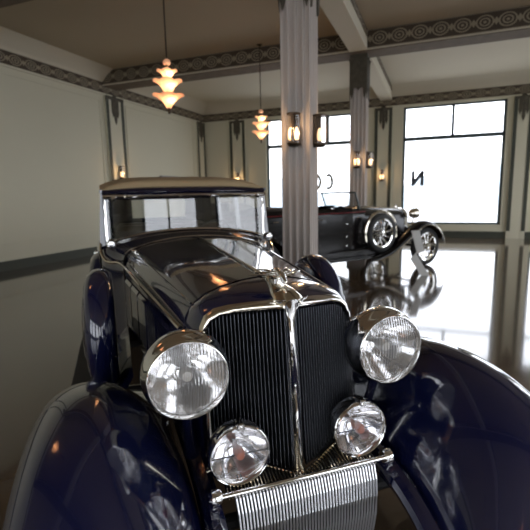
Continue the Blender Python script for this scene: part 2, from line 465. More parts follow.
# pendants with three tiers of upswept glass petals
def pendant_proto():
    e = empty('tiered_pendant_lamp')
    m = MB(); m.tube([(0, 0, .02), (0, 0, ZC-2.87)], .012, 8)
    m.lathe([(.001, .0), (.02, .01), (.025, .07), (.016, .10), (.03, .12), (.012, .16)], (0, 0, 0), 'z', 14)
    m.lathe([(.012, .70), (.05, .74), (.055, .77), (.02, .80)], (0, 0, 0), 'z', 14)
    m.lathe([(.012, ZC-2.87-.06), (.07, ZC-2.87-.02), (.075, ZC-2.87)], (0, 0, 0), 'z', 14)
    m.build('stem', BRONZE, e)
    for z0, h, r0, r1 in ((.09, .20, .035, .25), (.30, .20, .05, .235), (.52, .13, .05, .165)):
        g = MB(); seg = 96; prof = []
        n = 10; rings = []
        for i in range(n+1):
            t = i/n; r = r0+(r1-r0)*(.55*t+.45*t*t); z = z0+h*(1-(1-t)**1.35)
            ring = []
            for k in range(seg):
                a = 2*PI*k/seg; lob = abs(cos(3*a))      # six petals
                ring.append(((r*(1-.07*t*(1-lob)))*cos(a), (r*(1-.07*t*(1-lob)))*sin(a), z-.025*t*t*(1-lob)))
            rings.append(ring)
        g.loft(rings, closed=True); g.build('glass_shade', WARM, e, angle=60)
    MB().lathe([(.001, .88), (.05, .90), (.06, .93), (.045, .97), (.001, .99)], (0, 0, -.17), 'z', 16).build('glass_cap', WARM, e)
    MB().lathe([(.001, .16), (.03, .18), (.035, .24), (.001, .30)], (0, 0, 0), 'z', 14).build('bulb', WARMB, e)
    return e
PP = pendant_proto()
for i, (x, y, lb) in enumerate(((-3.95, 6.08, 'three-tier glowing pendant lamp hanging nearer, above the sedan roof'),
                 (-4.15, 10.46, 'three-tier pendant lamp hanging farther off, just left of the near column'),
                 (-4.0, 1.65, 'three-tier pendant lamp hanging over the side of the sedan'),
                 (-4.0, -2.8, 'three-tier pendant lamp behind the viewer on the left'),
                 (2.4, 1.65, 'three-tier pendant lamp over the right bay near the viewer'),
                 (2.4, -2.8, 'three-tier pendant lamp behind the viewer on the right'))):
    o = PP if i == 0 else copy_tree(PP)
    o.location = (x, y, 2.87); tag(o, lb, 'pendant lamp', 'tiered pendant lamps')
    ld = bpy.data.lights.new('pendant_light', 'POINT'); ld.energy = 1.5; ld.color = (1, .66, .40); ld.shadow_soft_size = .03
    for dz in (.22, .44, .60): lo = bpy.data.objects.new('pendant_light', ld); COL.objects.link(lo); lo.location = (x+.06, y-.03, 2.87+dz)

# mirrored window lettering (read from the street)
def letter(ch, x, z, h, m, label, zsq=1.):
    cu = bpy.data.curves.new('letter', 'FONT'); cu.body = ch; cu.size = h/.70; cu.extrude = .006; cu.align_x = 'CENTER'; cu.offset = h*(.085 if ch == 'N' else .05)
    t = bpy.data.objects.new('tmp', cu); COL.objects.link(t)
    dg = bpy.context.evaluated_depsgraph_get(); me = bpy.data.meshes.new_from_object(t.evaluated_get(dg)); bpy.data.objects.remove(t)
    o = bpy.data.objects.new('window_letter', me); o.scale = (.85, 1, 1); COL.objects.link(o); me.materials.clear(); me.materials.append(m)
    o.location = (x, YB+.10, z); o.rotation_euler = (rad(90), 0, PI)
    return tag(o, label, 'letter', 'mirrored letters on the back windows')
def round_letter(cx, a0, a1, closed, label):
    m = MB(); n = 28
    m.tube([(cx+.135*cos(a), YB+.10, 2.04+.25*sin(a)) for a in [rad(a0)+rad(a1-a0)*k/n for k in range(n+(0 if closed else 1))]], .055, 8, closed=closed, flat=.15, up=(0, 1, 0))
    tag(m.build('window_letter', LETG), label, 'letter', 'mirrored letters on the back windows')
round_letter(-3.87, -125, 125, False, 'pale mirrored letter C on the left window, right of the near column')
round_letter(-4.33, 0, 360, True, 'pale letter O partly hidden by the near column')
letter('N', -.67, 1.84, .46, LETD, 'dark mirrored letter N on the right-hand window')

# outside
struct(MB().box((-60, -60, -.35), (60, 60, -.12)).build('ground', PAVE, smooth=False))
h = MB(); pr = []
for i in range(41):
    x = -55+110*i/40; pr.append((x, 3.2+1.6*sin(x*.13)+1.2*sin(x*.31+1)+.4*sin(x*.9)))
h.loft([[(x, 50, -.12) for x, z in pr], [(x, 51, z*.5) for x, z in pr], [(x, 54, z) for x, z in pr], [(x, 59, -.12) for x, z in pr]])
tag(h.build('hillside', HAZEH), 'pale hazy hillside seen through the back windows', 'hill', kind=None)

# ------------------------------------------------------------ car
YAW = rad(21.5)
CARYAW = YAW+.327
CT = Matrix.Rotation(YAW, 3, 'Z') @ Vector((.114, 1.571, 0))
car = empty('vintage_car', CT, CARYAW)
tag(car, 'dark navy vintage sedan with chrome grille and big round headlamps, parked in front', 'car')

def sym(half):     # half outline from centre (x=0) outwards -> full, left to right
    return [(-x, *r) for x, *r in reversed(half[1:])]+list(half)
# --- hood (bonnet): rings at stations
def hood_half(t):
    """t=0 front seam (y .36), t=1 rear (y 2.05) -> list of (x,z) from the centre outwards"""
    F_ = [(0, 1.240), (.012, 1.238), (.10, 1.231), (.20, 1.213), (.28, 1.185), (.335, 1.145), (.362, 1.10), (.375, 1.04), (.380, .95), (.382, .80), (.382, .60)]
    R_ = [(0, 1.275), (.012, 1.273), (.16, 1.268), (.32, 1.250), (.44, 1.222), (.510, 1.190), (.548, 1.155), (.565, 1.11), (.575, 1.00), (.58, .80), (.58, .60)]
    return [(a+(c-a)*t, b+(d-b)*t) for (a, b), (c, d) in zip(F_, R_)]
def seam_y(x, t): return .40-.16*abs(x)*(1-t) if t < 1 else 2.05
rings = []
for i in range(13):
    t = i/12; hh = hood_half(t); full = sym([(x, 0, z) for x, z in hh]); y = .36+(2.05-.36)*t
    rings.append([(x, y+(.04-.12*abs(x))*(1-t), z) for x, _, z in full])
MB().loft(rings).build('hood', PAINT, car, angle=50)
# centre hinge
MB().tube([(0, .40, 1.246), (0, 1.2, 1.262), (0, 2.05, 1.281)], .011, 8, flat=.6).build('hood_hinge', NICKEL, car)
# crease strip between the top panel and the shoulder
for s in (-1, 1):
    MB().tube([(s*(.335+(.51-.335)*t), .36+1.69*t, 1.150+(1.196-1.150)*t) for t in (0, .25, .5, .75, 1)], .006, 6).build('shoulder_hinge', PAINT, car)
    # belt moulding flowing from the cowl along the hood side
    pts = smoothpts([(s*.745, 2.47, 1.235), (s*.742, 2.36, 1.150), (s*.70, 2.20, 1.10), (s*.62, 2.06, 1.105), (s*.578, 1.88, 1.10), (s*.51, 1.3, 1.082), (s*.385, .36, 1.045)], 6)
    MB().tube(pts, .012, 8).build('belt_moulding', NICKEL, car)
    # ventilator doors in the hood side
    for k in range(5):
        t = .12+.165*k; x0 = .383+(.58-.383)*t; x1 = .383+(.58-.383)*(t+.14); y0 = .36+1.69*t; y1 = .36+1.69*(t+.14)
        m = MB()
        rr = [[(s*(x+.004), y, .68), (s*(x+.018), y, .70), (s*(x+.016), y, .98), (s*(x+.002), y, 1.0)] for x, y in ((x0, y0), (x1, y1))]
        m.loft(rr); [m.f.append(tuple(range(j*4, j*4+4))) for j in range(2)]
        d = m.build('vent_door', PAINT, car, angle=30)
        MB().lathe([(.001, 0), (.012, .004), (.012, .02), (.001, .026)], (s*((x0+x1)/2+.012), (y0+y1)/2, .95), 'x', 10).move(lambda p: p).build('vent_handle', CHROME, d)
    MB().bev((s*.50-.02, 1.90, 1.19), (s*.50+.02, 1.96, 1.215), .006).build('hood_catch', CHROME, car)

# --- radiator shell (navy) and chrome surround around the V grille
def vN(z): return -.03+(z-.52)*.125
def front_out(off=0.):
    """outer outline (x,z) of the surround, half"""
    o = [(0, 1.205), (.06, 1.200), (.14, 1.192), (.22, 1.180), (.275, 1.165), (.312, 1.135), (.332, 1.09), (.338, 1.03), (.339, .85), (.339, .65), (.339, .50)]
    return o
def inner_out():
    return [(.017, 1.160), (.06, 1.158), (.13, 1.152), (.20, 1.145), (.25, 1.138), (.285, 1.118), (.302, 1.085), (.306, 1.03), (.306, .85), (.306, .65), (.306, .52)]
def vy(x, z): return vN(z)+.45*abs(x)
rA = [(x, .36+(.04-.12*abs(x))-.004, z-.004) for x, z in sym([(x, z) for x, z in hood_half(0)])]
rO = sym([(x, vy(x, z), z) for x, z in front_out()])
def mix3(a, b, t, dz=0., k=1.): return tuple(a[i]+(b[i]-a[i])*t for i in range(3))
rB = [mix3(a, b, .45) for a, b in zip(rA, rO)]
rB = [(x*1.02, y, z+.012) for x, y, z in rB]
rC = [(x*1.02, y+.03, z+.006 if z > .6 else z) for x, y, z in rO]
MB().loft([rA, rB, rC, [(x, y+.012, z) for x, y, z in rO]]).build('radiator_shell', PAINTN, car, angle=60)
# surround: outer edge -> rounded bead -> inner edge, in two halves
for s in (-1, 1):
    O = [(s*x, vy(x, z), z) for x, z in front_out()]; I = [(s*x, vy(x, z), z) for x, z in inner_out()]
    rr = []
    for t, d in ((0, .014), (.12, -.004), (.35, -.016), (.65, -.016), (.9, -.002), (1, .016)):
        rr.append([(o[0]+(i_[0]-o[0])*t, o[1]+(i_[1]-o[1])*t+d, o[2]+(i_[2]-o[2])*t) for o, i_ in zip(O, I)])
    MB().loft(rr).build('grille_surround', NICKEL if s < 0 else CHROME, car, angle=60)  # left half in a warmer metal: tan reflection put into its colour
# slats
def top_z(x): return interp(x, sorted([(a, b) for a, b in inner_out()[:8]]))
for s in (-1, 1):
    m = MB(); n = 21
    for k in range(n):
        x = .024+(.298-.024)*k/(n-1); zt = top_z(x)-.004
        zb0 = .53+.27*x; y0 = vy(x, zb0)+.008; y1 = vy(x, zt)+.008; w = .0024
        m.loft([[(s*x+w*cos(a)*(1 if s > 0 else 1), yy-w*1.6*sin(a), zz) for a in [PI*j/6 for j in range(7)]]+[(s*x-w, yy+.030, zz), (s*x+w, yy+.030, zz)] for yy, zz in ((y0, zb0), (y1, zt))], closed=True)
    m.build('grille_slats', SLATM, car, angle=50)
core = MB(); core.loft([[(-.31, vy(.31, .5)+.06, .50), (0, vy(0, .5)+.06, .50), (.31, vy(.31, .5)+.06, .50)], [(-.31, vy(.31, 1.1)+.06, 1.13), (0, vy(0, 1.1)+.06, 1.165), (.31, vy(.31, 1.1)+.06, 1.13)]])
core.build('radiator_core', BLACK, car, smooth=False)
# centre bar
bar = []
for z, w in ((.52, .022), (.55, .022), (.8, .021), (1.05, .021), (1.13, .022), (1.165, .030), (1.19, .055), (1.205, .085)):
    y = vN(z); bar.append([(-w, y+.03, z), (-w*.8, y-.004, z), (0, y-.020, z), (w*.8, y-.004, z), (w, y+.03, z)])
MB().loft(bar).build('grille_bar', CHROME, car, angle=60)
# flared neck and winged cap on top
neck = []
for y, hw, zt in ((.035, .035, 1.205), (.07, .060, 1.222), (.13, .055, 1.236), (.22, .035, 1.246), (.32, .018, 1.251), (.38, .012, 1.25)):
    neck.append([(hw*cos(a), y-(0.0), zt-.030+.034*sin(a)) for a in [PI*k/10 for k in range(11)]])
nk = MB().loft(neck); nk.build('shell_crest', NICKEL, car, angle=60)
orn = MB()
orn.lathe([(.001, -.02), (.034, -.018), (.036, .0), (.024, .010), (.018, .02), (.001, .024)], (0, .20, 1.262), 'z', 18)
for s in (-1, 1):
    for j, (L, dz) in enumerate(((.115, .010), (.095, .017), (.075, .024))):
        P = [(0, .165+.012*j, 1.262+dz), (s*.03, .155+.012*j, 1.268+dz), (s*L*.6, .185+.012*j, 1.272+dz), (s*L, .235+.012*j, 1.268+dz)]
        orn.tube(smoothpts(P, 4), [.010]*9+[.007]*3+[.003], 8, flat=.45)
orn.tube([(0, .10, 1.262), (0, .135, 1.280), (0, .20, 1.292), (0, .27, 1.282)], [.004, .012, .015, .005], 10)
orn.build('winged_cap', CHROME, car)

# --- cowl
cowl = []
def ring_cowl(y, w, zc, zs, zb, drop):
    pts = []
    for k in range(0, 9):
        a = k/8; x = w*.90*a; pts.append((x, y, zc-(zc-zs)*a**2.2))
    pts += [(w*.965, y, zs-.03), (w, y, zs-.08), (w*1.0, y, zs-.2), (w, y, .8), (w, y, zb)]
    return sym(pts)
for y, w, zc, zs in ((2.05, .582, 1.279, 1.195), (2.12, .60, 1.285, 1.195), (2.22, .655, 1.295, 1.20), (2.32, .71, 1.306, 1.212), (2.40, .742, 1.312, 1.222), (2.46, .75, 1.314, 1.224)):
    cowl.append(ring_cowl(y, w, zc, zs, .45, 0))
MB().loft(cowl).build('cowl', PAINT, car, angle=50)
MB().tube([(x, 2.055, z+.004) for x, z in [(r[0], r[2]) for r in cowl[0][4:-4]]], .007, 6).build('cowl_band', CHROME, car)
MB().tube([(x, 2.37, 1.308-(.088)*abs(x/.68)**2.2+.010) for x in [-.68+1.36*k/24 for k in range(25)]], .009, 6).build('cowl_trim', CHROME, car)
for s in (-1, 1):   # cowl lamps at the corners of the scuttle
    cl = MB().lathe([(.001, 0), (.028, .004), (.036, .03), (.032, .09), (.015, .14), (.001, .15)], (s*.66, 2.16, 1.235), 'y', 16).build('cowl_lamp', CHROME, car)
    MB().lathe([(.001, -.012), (.018, -.010), (.028, .003)], (s*.66, 2.16, 1.235), 'y', 16).build('lens', LENSC, cl)

# --- body tub: side walls, rear, floor
def body_w(y): return interp(y, smooth_tab([(2.44, .75), (2.9, .775), (3.6, .785), (4.3, .775), (4.8, .735), (5.05, .68)]))
for s in (-1, 1):
    rr = []
    for i in range(14):
        y = 2.46+(5.05-2.46)*i/13; w = body_w(y)
        rr.append([(s*(w-.05), y, 1.225), (s*(w-.012), y, 1.225), (s*w, y, 1.20), (s*(w+.004), y, 1.12), (s*(w+.006), y, .9), (s*(w-.005), y, .6), (s*(w-.02), y, .42), (s*(w-.07), y, .42), (s*(w-.05), y, 1.225)])
    MB().loft(rr, caps=False).build('body_side', PAINT, car, angle=50)
    MB().tube([(s*(body_w(y)+.008), y, 1.15) for y in [2.46+.26*k for k in range(11)]], .012, 6).build('belt_moulding', PAINT, car)
    for y0, y1 in ((2.56, 3.50), (3.58, 4.38)):       # doors
        rr = [[(s*(body_w(y)+.010), y, 1.10), (s*(body_w(y)+.012), y, .9), (s*(body_w(y)+.001), y, .6), (s*(body_w(y)-.012), y, .46)] for y in [y0+(y1-y0)*k/5 for k in range(6)]]
        d = MB().loft(rr).build('door', PAINT, car)
        MB().tube([(s*(body_w(y1)+.01), y1-.08, 1.04), (s*(body_w(y1)+.05), y1-.08, 1.045), (s*(body_w(y1)+.052), y1-.19, 1.045)], .011, 8).build('door_handle', CHROME, d)
rear = []
for i in range(7):
    x = -.68+1.36*i/6; bul = .12*(1-(x/.68)**2)
    rear.append([(x, 5.05+bul, .42), (x, 5.08+bul, .8), (x, 5.06+bul, 1.2), (x, 5.0+bul, 1.225)])
MB().loft(rear).build('rear_panel', PAINT, car)
MB().box((-.74, 2.1, .40), (.74, 5.05, .45)).build('floor_pan', BLACK, car, smooth=False)
# pillars
for s in (-1, 1):
    for (ya, yb, w0) in ((2.44, 2.52, 0), (3.50, 3.58, 0), (4.36, 4.46, 0)):
        wa = body_w((ya+yb)/2)
        pa = MB().loft([[(s*(wa-.055), ya, 1.2), (s*wa, ya, 1.2), (s*wa, yb, 1.2), (s*(wa-.055), yb, 1.2)], [(s*(wa-.085), ya+.02, 1.64), (s*(wa-.035), ya+.02, 1.64), (s*(wa-.035), yb+.02, 1.64), (s*(wa-.085), yb+.02, 1.64)]], closed=True, caps=True)
        pa.build('pillar', PAINT, car, smooth=False)
    # rear quarter
    MB().loft([[(s*(body_w(y)-.03), y, 1.2) for y in (4.75, 4.9, 5.05)], [(s*(body_w(y)-.06), y-.02, 1.64) for y in (4.75, 4.9, 5.05)]]).build('rear_quarter', PAINT, car)
    for y0, y1 in ((2.52, 3.50), (3.58, 4.36), (4.46, 4.75)):
        MB().add([(s*(body_w(y0)-.03), y0, 1.22), (s*(body_w(y1)-.03), y1, 1.22), (s*(body_w(y1)-.06), y1, 1.62), (s*(body_w(y0)-.06), y0, 1.62)], [(0, 1, 2, 3)]).build('side_window', CARGLASS, car, smooth=False)
# back of the cabin with its window
bk = MB()
def bp(x, z): return (x, 5.10+.08*(1-(x/.68)**2)-(z-1.2)*.15, z)
for (x0, x1, z0, z1) in ((-.66, -.38, 1.2, 1.66), (.38, .66, 1.2, 1.66), (-.38, .38, 1.2, 1.30), (-.38, .38, 1.56, 1.66)):
    bk.loft([[bp(x0+(x1-x0)*k/4, z) for k in range(5)] for z in (z0, z1)])
bk.build('rear_wall', PAINT, car, angle=50)
MB().loft([[bp(-.38+.76*k/4, z) for k in range(5)] for z in (1.30, 1.56)]).build('rear_window', CARGLASS, car)

# roof: fabric top with a black painted header/visor at the front
def rw(y): return interp(y, smooth_tab([(2.36, .695), (2.5, .715), (3.0, .735), (4.2, .735), (4.8, .70), (5.12, .60)]))
def rzc(y): return interp(y, smooth_tab([(2.36, 1.700), (2.5, 1.735), (2.8, 1.765), (3.4, 1.795), (4.2, 1.79), (4.8, 1.74), (5.12, 1.66)]))
def roof_ring(y, w, zc, ze): return [(w*sin(a*PI/2) if abs(a) < 1 else w*a, y, ze+(zc-ze)*(1-abs(sin(a*PI/2))**5)) for a in [-1+2*k/20 for k in range(21)]]
rr = []
for i in range(20):
    y = 2.46+(5.12-2.46)*i/19; rr.append(roof_ring(y, rw(y), rzc(y)+.012, interp(y, [(2.46, 1.668), (2.9, 1.715), (3.6, 1.735), (4.7, 1.71), (5.12, 1.65)])))
f0 = rr[0]      # rounded front edge of the fabric, tucked onto the header
rr = [[(x*.99, y-.030, 1.664) for x, y, z in f0], [(x*.995, y-.026, 1.664+(z-1.664)*.5) for x, y, z in f0], [(x, y-.014, 1.664+(z-1.664)*.86) for x, y, z in f0]]+rr
rr = [[(r[0][0], r[0][1], 1.650)]+r+[(r[-1][0], r[-1][1], 1.650)] for r in rr]
MB().loft(rr).build('roof_fabric', FABRIC, car, angle=60)
vis = []
for y, ze, zc, w in ((2.46, 1.615, 1.615, .71), (2.37, 1.618, 1.622, .705), (2.350, 1.635, 1.645, .70), (2.362, 1.652, 1.666, .705), (2.40, 1.660, 1.680, .712), (2.48, 1.664, 1.700, .713)):
    vis.append([(w*(-1+2*k/20), y+.05*abs(-1+2*k/20)**4, ze+(zc-ze)*(1-abs(-1+2*k/20)**4)) for k in range(21)])
MB().loft(vis).build('roof_header', PAINT, car, angle=60)
for s in (-1, 1):
    MB().tube([(s*(rw(y)+.004), y, 1.652) for y in [2.42+.26*k for k in range(11)]], .014, 8).build('drip_rail', PAINT, car)
MB().loft([[(-.70, y, 1.645), (.70, y, 1.645)] for y in (2.46, 5.1)]).build('headliner', CLOTHB, car, smooth=False)

# windscreen
def zb(x): return 1.318-.092*abs(x/.69)**2.2
YW0, YW1 = 2.415, 2.435
prof = [(x, YW0, zb(x)) for x in [-.69+1.38*k/24 for k in range(25)]]
loop = prof+[(.692, YW0+.008, 1.35), (.692, YW1-.004, 1.5), (.688, YW1, 1.598), (.45, YW1, 1.606), (0, YW1, 1.608), (-.45, YW1, 1.606), (-.688, YW1, 1.598), (-.692, YW1-.004, 1.5), (-.692, YW0+.008, 1.35)]
ws = MB().tube(loop, .011, 8, closed=True, up=(0, 1, 0)).build('windscreen_frame', CHROME, car)
g = MB(); g.loft([prof, [(x, YW1, 1.60) for x in [-.69+1.38*k/24 for k in range(25)]]]); g.build('windscreen', CARGLASS, ws)
MB().tube([(-.70, 2.375, 1.607), (0, 2.345, 1.609), (.70, 2.375, 1.607)], .017, 10).build('header_strip', CHROME, car)
for s in (-1, 1):
    MB().tube([(s*.60, 2.36, 1.60), (s*.63, 2.345, 1.585)], .014, 8).build('visor_bracket', CHROME, car)
# interior
sb = MB(); sb.bev((-.62, 3.35, .45), (.62, 3.85, .78), .05); sb.bev((-.62, 3.72, .72), (.62, 3.92, 1.28), .06)
sb.build('front_seat', LEATHER, car)
sb = MB(); sb.bev((-.62, 4.3, .45), (.62, 4.8, .78), .05); sb.bev((-.62, 4.72, .72), (.62, 4.95, 1.25), .06)
sb.build('rear_seat', LEATHER, car)
MB().bev((-.70, 2.50, 1.02), (.70, 2.60, 1.21), .03).build('dashboard', LEATHER, car)
st = MB(); R_ = Matrix.Rotation(rad(-62), 4, 'X'); c0 = Vector((.33, 2.93, 1.18))
st.tube([c0+R_ @ Vector((.20*cos(t), .20*sin(t), 0)) for t in [2*PI*k/32 for k in range(32)]], .013, 8, closed=True, up=(0, 1, .3))
for a in (90, 210, 330): st.tube([c0, c0+R_ @ Vector((.2*cos(rad(a)), .2*sin(rad(a)), 0))], .009, 6)
st.tube([c0, c0+Vector((0, -.40, -.42))], .018, 8); st.build('steering_wheel', BLACK, car)

# --- fenders
CR = smooth_tab([(-.62, .44), (-.55, .60), (-.42, .755), (-.2, .868), (.02, .905), (.25, .895), (.5, .82), (.8, .64), (1.1, .46), (1.35, .37), (1.6, .34)], 6)
def fender_ring(y, s):
    zc = interp(y, CR); f = min(1., max(.15, (zc-.28)/.6))
    if y > .5: f *= max(.35, 1-(y-.5)*.6)
    f2 = f
    sec = [(-.385, -.50), (-.36, -.415), (-.33, -.345), (-.29, -.265), (-.24, -.185), (-.18, -.105), (-.12, -.05), (-.06, -.012), (0, 0), (.06, -.006), (.12, -.03), (.17, -.075), (.205, -.14), (.215, -.20), (.205, -.215)]
    return [(s*(.76+a), y, zc+d*f2) for a, d in sec]
for s in (-1, 1):
    ys = [-.60, -.57, -.52, -.46, -.38, -.30, -.2, -.1, 0, .1, .2, .32, .45, .6, .75, .9, 1.05, 1.2, 1.35, 1.5]
    rr = [fender_ring(y, s) for y in ys]
    first = [(x*1., -.615, z-.03) for x, y, z in rr[0]]
    o = MB().loft([first]+rr).build('front_fender', PAINTN, car, angle=60)
    md = o.modifiers.new('sol', 'SOLIDIFY'); md.thickness = .006; md.offset = -1
    sd = o.modifiers.new('sub', 'SUBSURF'); sd.levels = 2; sd.render_levels = 2
    # running board and splash apron
    MB().bev((min(s*.74, s*.98), 1.5, .30), (max(s*.74, s*.98), 4.0, .345), .01).build('running_board', BLACK, car)
    MB().loft([[(s*.58, y, .60), (s*.66, y, .45), (s*.76, y, .33)] for y in (1.0, 2.2, 4.2)]).build('splash_apron', PAINTN, car)
    # rear fender
    rr = []
    for i in range(13):
        a = PI*i/12; y = 4.55-.56*cos(a); z = .34+.58*sin(a)**.8
        rr.append([(s*(.74+b), y, z+d) for b, d in ((-.06, -.03), (0, 0), (.08, .0), (.16, -.03), (.21, -.09), (.22, -.15))])
    MB().loft(rr).build('rear_fender', PAINTN, car)
# wheels
def wheel_parts(e, c, R=.375, spokes=True, mw=CHROME, hub=CHROME, rubber=RUBBER, name='wheel', s=1, wire=True):
    t = MB(); W2 = .07
    prof = [(R-.10, -W2+.01), (R-.05, -W2), (R-.012, -W2+.02), (R, -.02), (R, .02), (R-.012, W2-.02), (R-.05, W2), (R-.10, W2-.01), (R-.10, -W2+.01)]
    t.lathe(prof, c, 'x', 40); w = t.build(name, rubber, e, angle=50)
    r = MB(); r.lathe([(R-.10, -.055), (R-.125, -.05), (R-.13, 0), (R-.125, .05), (R-.10, .055)], c, 'x', 40)
    r.build('rim', mw, w)
    sp = MB(); n = 24 if wire else 12
    for k in range(n):
        a = 2*PI*k/n; b = a+(.18 if k % 2 else -.18)
        for sx in ((-1, 1) if wire else (0,)):
            sp.tube([(c[0]+sx*.045, c[1]+.055*cos(a), c[2]+.055*sin(a)), (c[0], c[1]+(R-.125)*cos(b), c[2]+(R-.125)*sin(b))], .0045 if wire else .014, 5)
    sp.build('spokes', mw, w)
    h = MB(); h.lathe([(.001, s*.085), (.05, s*.08), (.07, s*.05), (.07, -s*.05), (.001, -s*.06)], c, 'x', 20); h.build('hub', hub, w)
    return w
for s in (-1, 1):
    wheel_parts(car, (s*.74, 0.0, .375), s=s)
    wheel_parts(car, (s*.74, 4.55, .375), s=s)
    # side-mounted spare under a painted metal cover
    c = (s*.735, 1.40, .79)
    cv = MB(); RR = .375
    cv.lathe([(.001, s*.10), (.12, s*.10), (.20, s*.095), (.30, s*.088), (.345, s*.07), (RR-.005, s*.035), (RR, 0), (RR-.005, -s*.035), (.345, -s*.07), (.30, -s*.08), (.001, -s*.085)], c, 'x', 48)
    w = cv.build('spare_wheel_cover', PAINTN, car, angle=50)
    MB().lathe([(.17, s*.103), (.19, s*.108), (.21, s*.102)], c, 'x', 40).build('cover_trim', CHROME, w)
ax = MB().tube([(-.72, 0, .375), (.72, 0, .375)], .03, 10).build('front_axle', BLACK, car)
MB().tube([(-.72, 4.55, .375), (.72, 4.55, .375)], .045, 10).build('rear_axle', BLACK, car)
for s in (-1, 1):   # frame rails ending in the front horns
    MB().tube(smoothpts([(s*.40, 4.9, .45), (s*.40, 2.2, .45), (s*.37, .6, .50), (s*.365, .1, .52), (s*.365, -.20, .47), (s*.365, -.42, .36)], 5), .042, 10).build('frame_rail', PAINTN, car)

# --- headlamps
def headlamp(x, z, R, parent, kind):
    D = .20 if kind == 'h' else .13
    c = (x, 0, z)
    y0 = 0. if kind == 'h' else -.053
    c = (x, y0, z)
    k = R/.145
    n = 'headlamp' if kind == 'h' else 'fog_lamp'
    b = MB()
    if kind == 'h': prof = [(R*1.085, .045), (R*1.075, .085), (R*.99, .12), (R*.82, .17), (R*.55, .215), (R*.25, .24), (.001, .247)]
    else: prof = [(R*1.0, .02), (R*.97, .05), (R*.82, .09), (R*.5, .125), (.001, .14)]
    b.lathe(prof, c, 'y', 48); body = b.build(n, PAINTN if kind == 'h' else CHROME, parent, angle=70)
    r = MB()
    if kind == 'h': prof = [(R*.935, .008), (R*.945, -.008), (R*.965, -.015), (R*.985, -.014), (R*1.005, -.004), (R*1.01, .010), (R*1.06, .022), (R*1.10, .045), (R*1.11, .075), (R*1.085, .09)]
    else: prof = [(R*.90, .008), (R*.91, -.006), (R*.955, -.010), (R*1.0, -.002), (R*1.01, .014), (R*1.0, .03)]
    r.lathe(prof, c, 'y', 64); r.build('rim', CHROME, body, angle=60)
    rf = MB()
    rf.lathe([(R*.93, .012)]+[(R*.93*q, .012+(D*.62)*(1-q*q)) for q in (.9, .8, .65, .5, .35, .2, .1)]+[(.001, .012+D*.62)], c, 'y', 48)
    rf.build('reflector', MIRR, body, angle=80)
    ln = MB(); dome = .030 if kind == 'h' else .018
    ln.lathe([(R*.945*q, .006-dome*(1-q*q)) for q in (1, .9, .75, .6, .45, .3, .15, .004)], (0, 0, 0), 'y', 64)
    lo = ln.build('lens', LENS if kind == 'h' else LENSC, body, angle=80); lo.location = c
    bl = MB()
    if kind == 'h':
        bl.lathe([(.001, .02), (.018, .024), (.026, .045), (.022, .075), (.012, .10), (.012, .13)], c, 'y', 16); bl.build('bulb', BULB, body)
    else:
        bl.lathe([(.001, -.012), (.014, -.010), (.020, .0), (.020, .03), (.010, .06), (.008, .085)], c, 'y', 16); bl.build('bulb', AMBER, body)
        MB().tube([(x-R*.9, y0+.004, z), (x+R*.9, y0+.004, z)], .0025, 6).build('filament_bar', SLATM, body)
        cl = MB(); cl.bev((x-.012, y0-.020, z+R*.88), (x+.014, y0+.03, z+R*1.12), .004); cl.tube([(x, y0-.025, z+R*.98), (x, y0+.0, z+R*.98)], .007, 8)
        cl.build('rim_clip', CHROME, body)
    return body
for s in (-1, 1):
    hl = headlamp(s*.4115, .968, .145, car, 'h')
    MB().tube([(s*.4115, .10, .82), (s*.405, .13, .72), (s*.39, .17, .58)], [.022, .018, .03], 12).build('lamp_stalk', PAINT, hl)
    fl = headlamp(s*.2475, .675, .116, car, 'f')
    MB().tube([(s*.2475, -.02, .57), (s*.2475, -.055, .553)], .014, 10).build('lamp_stalk', CHROME, fl)
lb = MB().tube([(-.335, -.092, .556), (.335, -.092, .556)], .0105, 14).build('lamp_bar', CHROME, car)
for s in (-1, 1):
    MB().lathe([(.001, s*.0), (.024, s*.0), (.028, s*.008), (.028, s*.034), (.018, s*.044), (.001, s*.046)], (s*.330, -.085, .556), 'x', 20).build('end_cap', CHROME, lb)

# --- ribbed apron below the grille
back = MB()
def apath(x):
    yv = vy(x, .52); zv = .53+.27*abs(x)
    return [(x, yv-.010, zv), (x, yv*.6-.036, zv*.6+.4*.552), (x, -.072, .552-.01), (x, -.080, .530),
            (x*.93, -.082, .550), (x*.93, -.104, .545), (x*.92, -.125, .50), (x*.91, -.135, .44), (x*.90, -.138, .36), (x*.89, -.125, .27)]
def ribs(i0, i1, n, w, h, name, m):
    a = MB()
    for k in range(n):
        x = -.30+.60*k/(n-1); P = apath(x); rr = []
        for i in range(i0, i1):
            p = Vector(P[i]); d = Vector(P[min(i+1, i1-1)])-Vector(P[max(i-1, i0)]); nr = Vector((0, -d.z, d.y)).normalized()
            if nr.z < -.05 or (abs(nr.z) <= .05 and nr.y > 0): nr = -nr
            rr.append([p+Vector((-w, 0, 0)), p+Vector((-w*.6, 0, 0))+nr*h, p+Vector((w*.6, 0, 0))+nr*h, p+Vector((w, 0, 0))])
        a.loft(rr)
    a.build(name, m, car, smooth=False)
ribs(0, 4, 47, .0036, .006, 'gravel_apron', NICKEL)
ribs(4, 10, 45, .0042, .005, 'ribbed_valance', ALU)
rr = []
for k in range(13):
    x = -.305+.61*k/12; rr.append([(a, b+.010, c-.006) for a, b, c in apath(x)])
back.loft(rr).build('apron_backing', BLACK, car)
for s in (-1, 1):
    MB().tube([(s*.006, vy(0, .52)-.012, .53), (s*.31, vy(.31, .52)-.008, .614)], .005, 6).build('grille_sill', NICKEL, car)

# ------------------------------------------------------------ second car: black open tourer
def camw(Xc, Yc): return Matrix.Rotation(YAW, 3, 'Z') @ Vector((Xc, Yc, 0))
F2 = camw(3.12, 10.15)
c2 = empty('touring_car', F2, YAW+rad(-90+6))   # local -y is forward (points right in the picture)
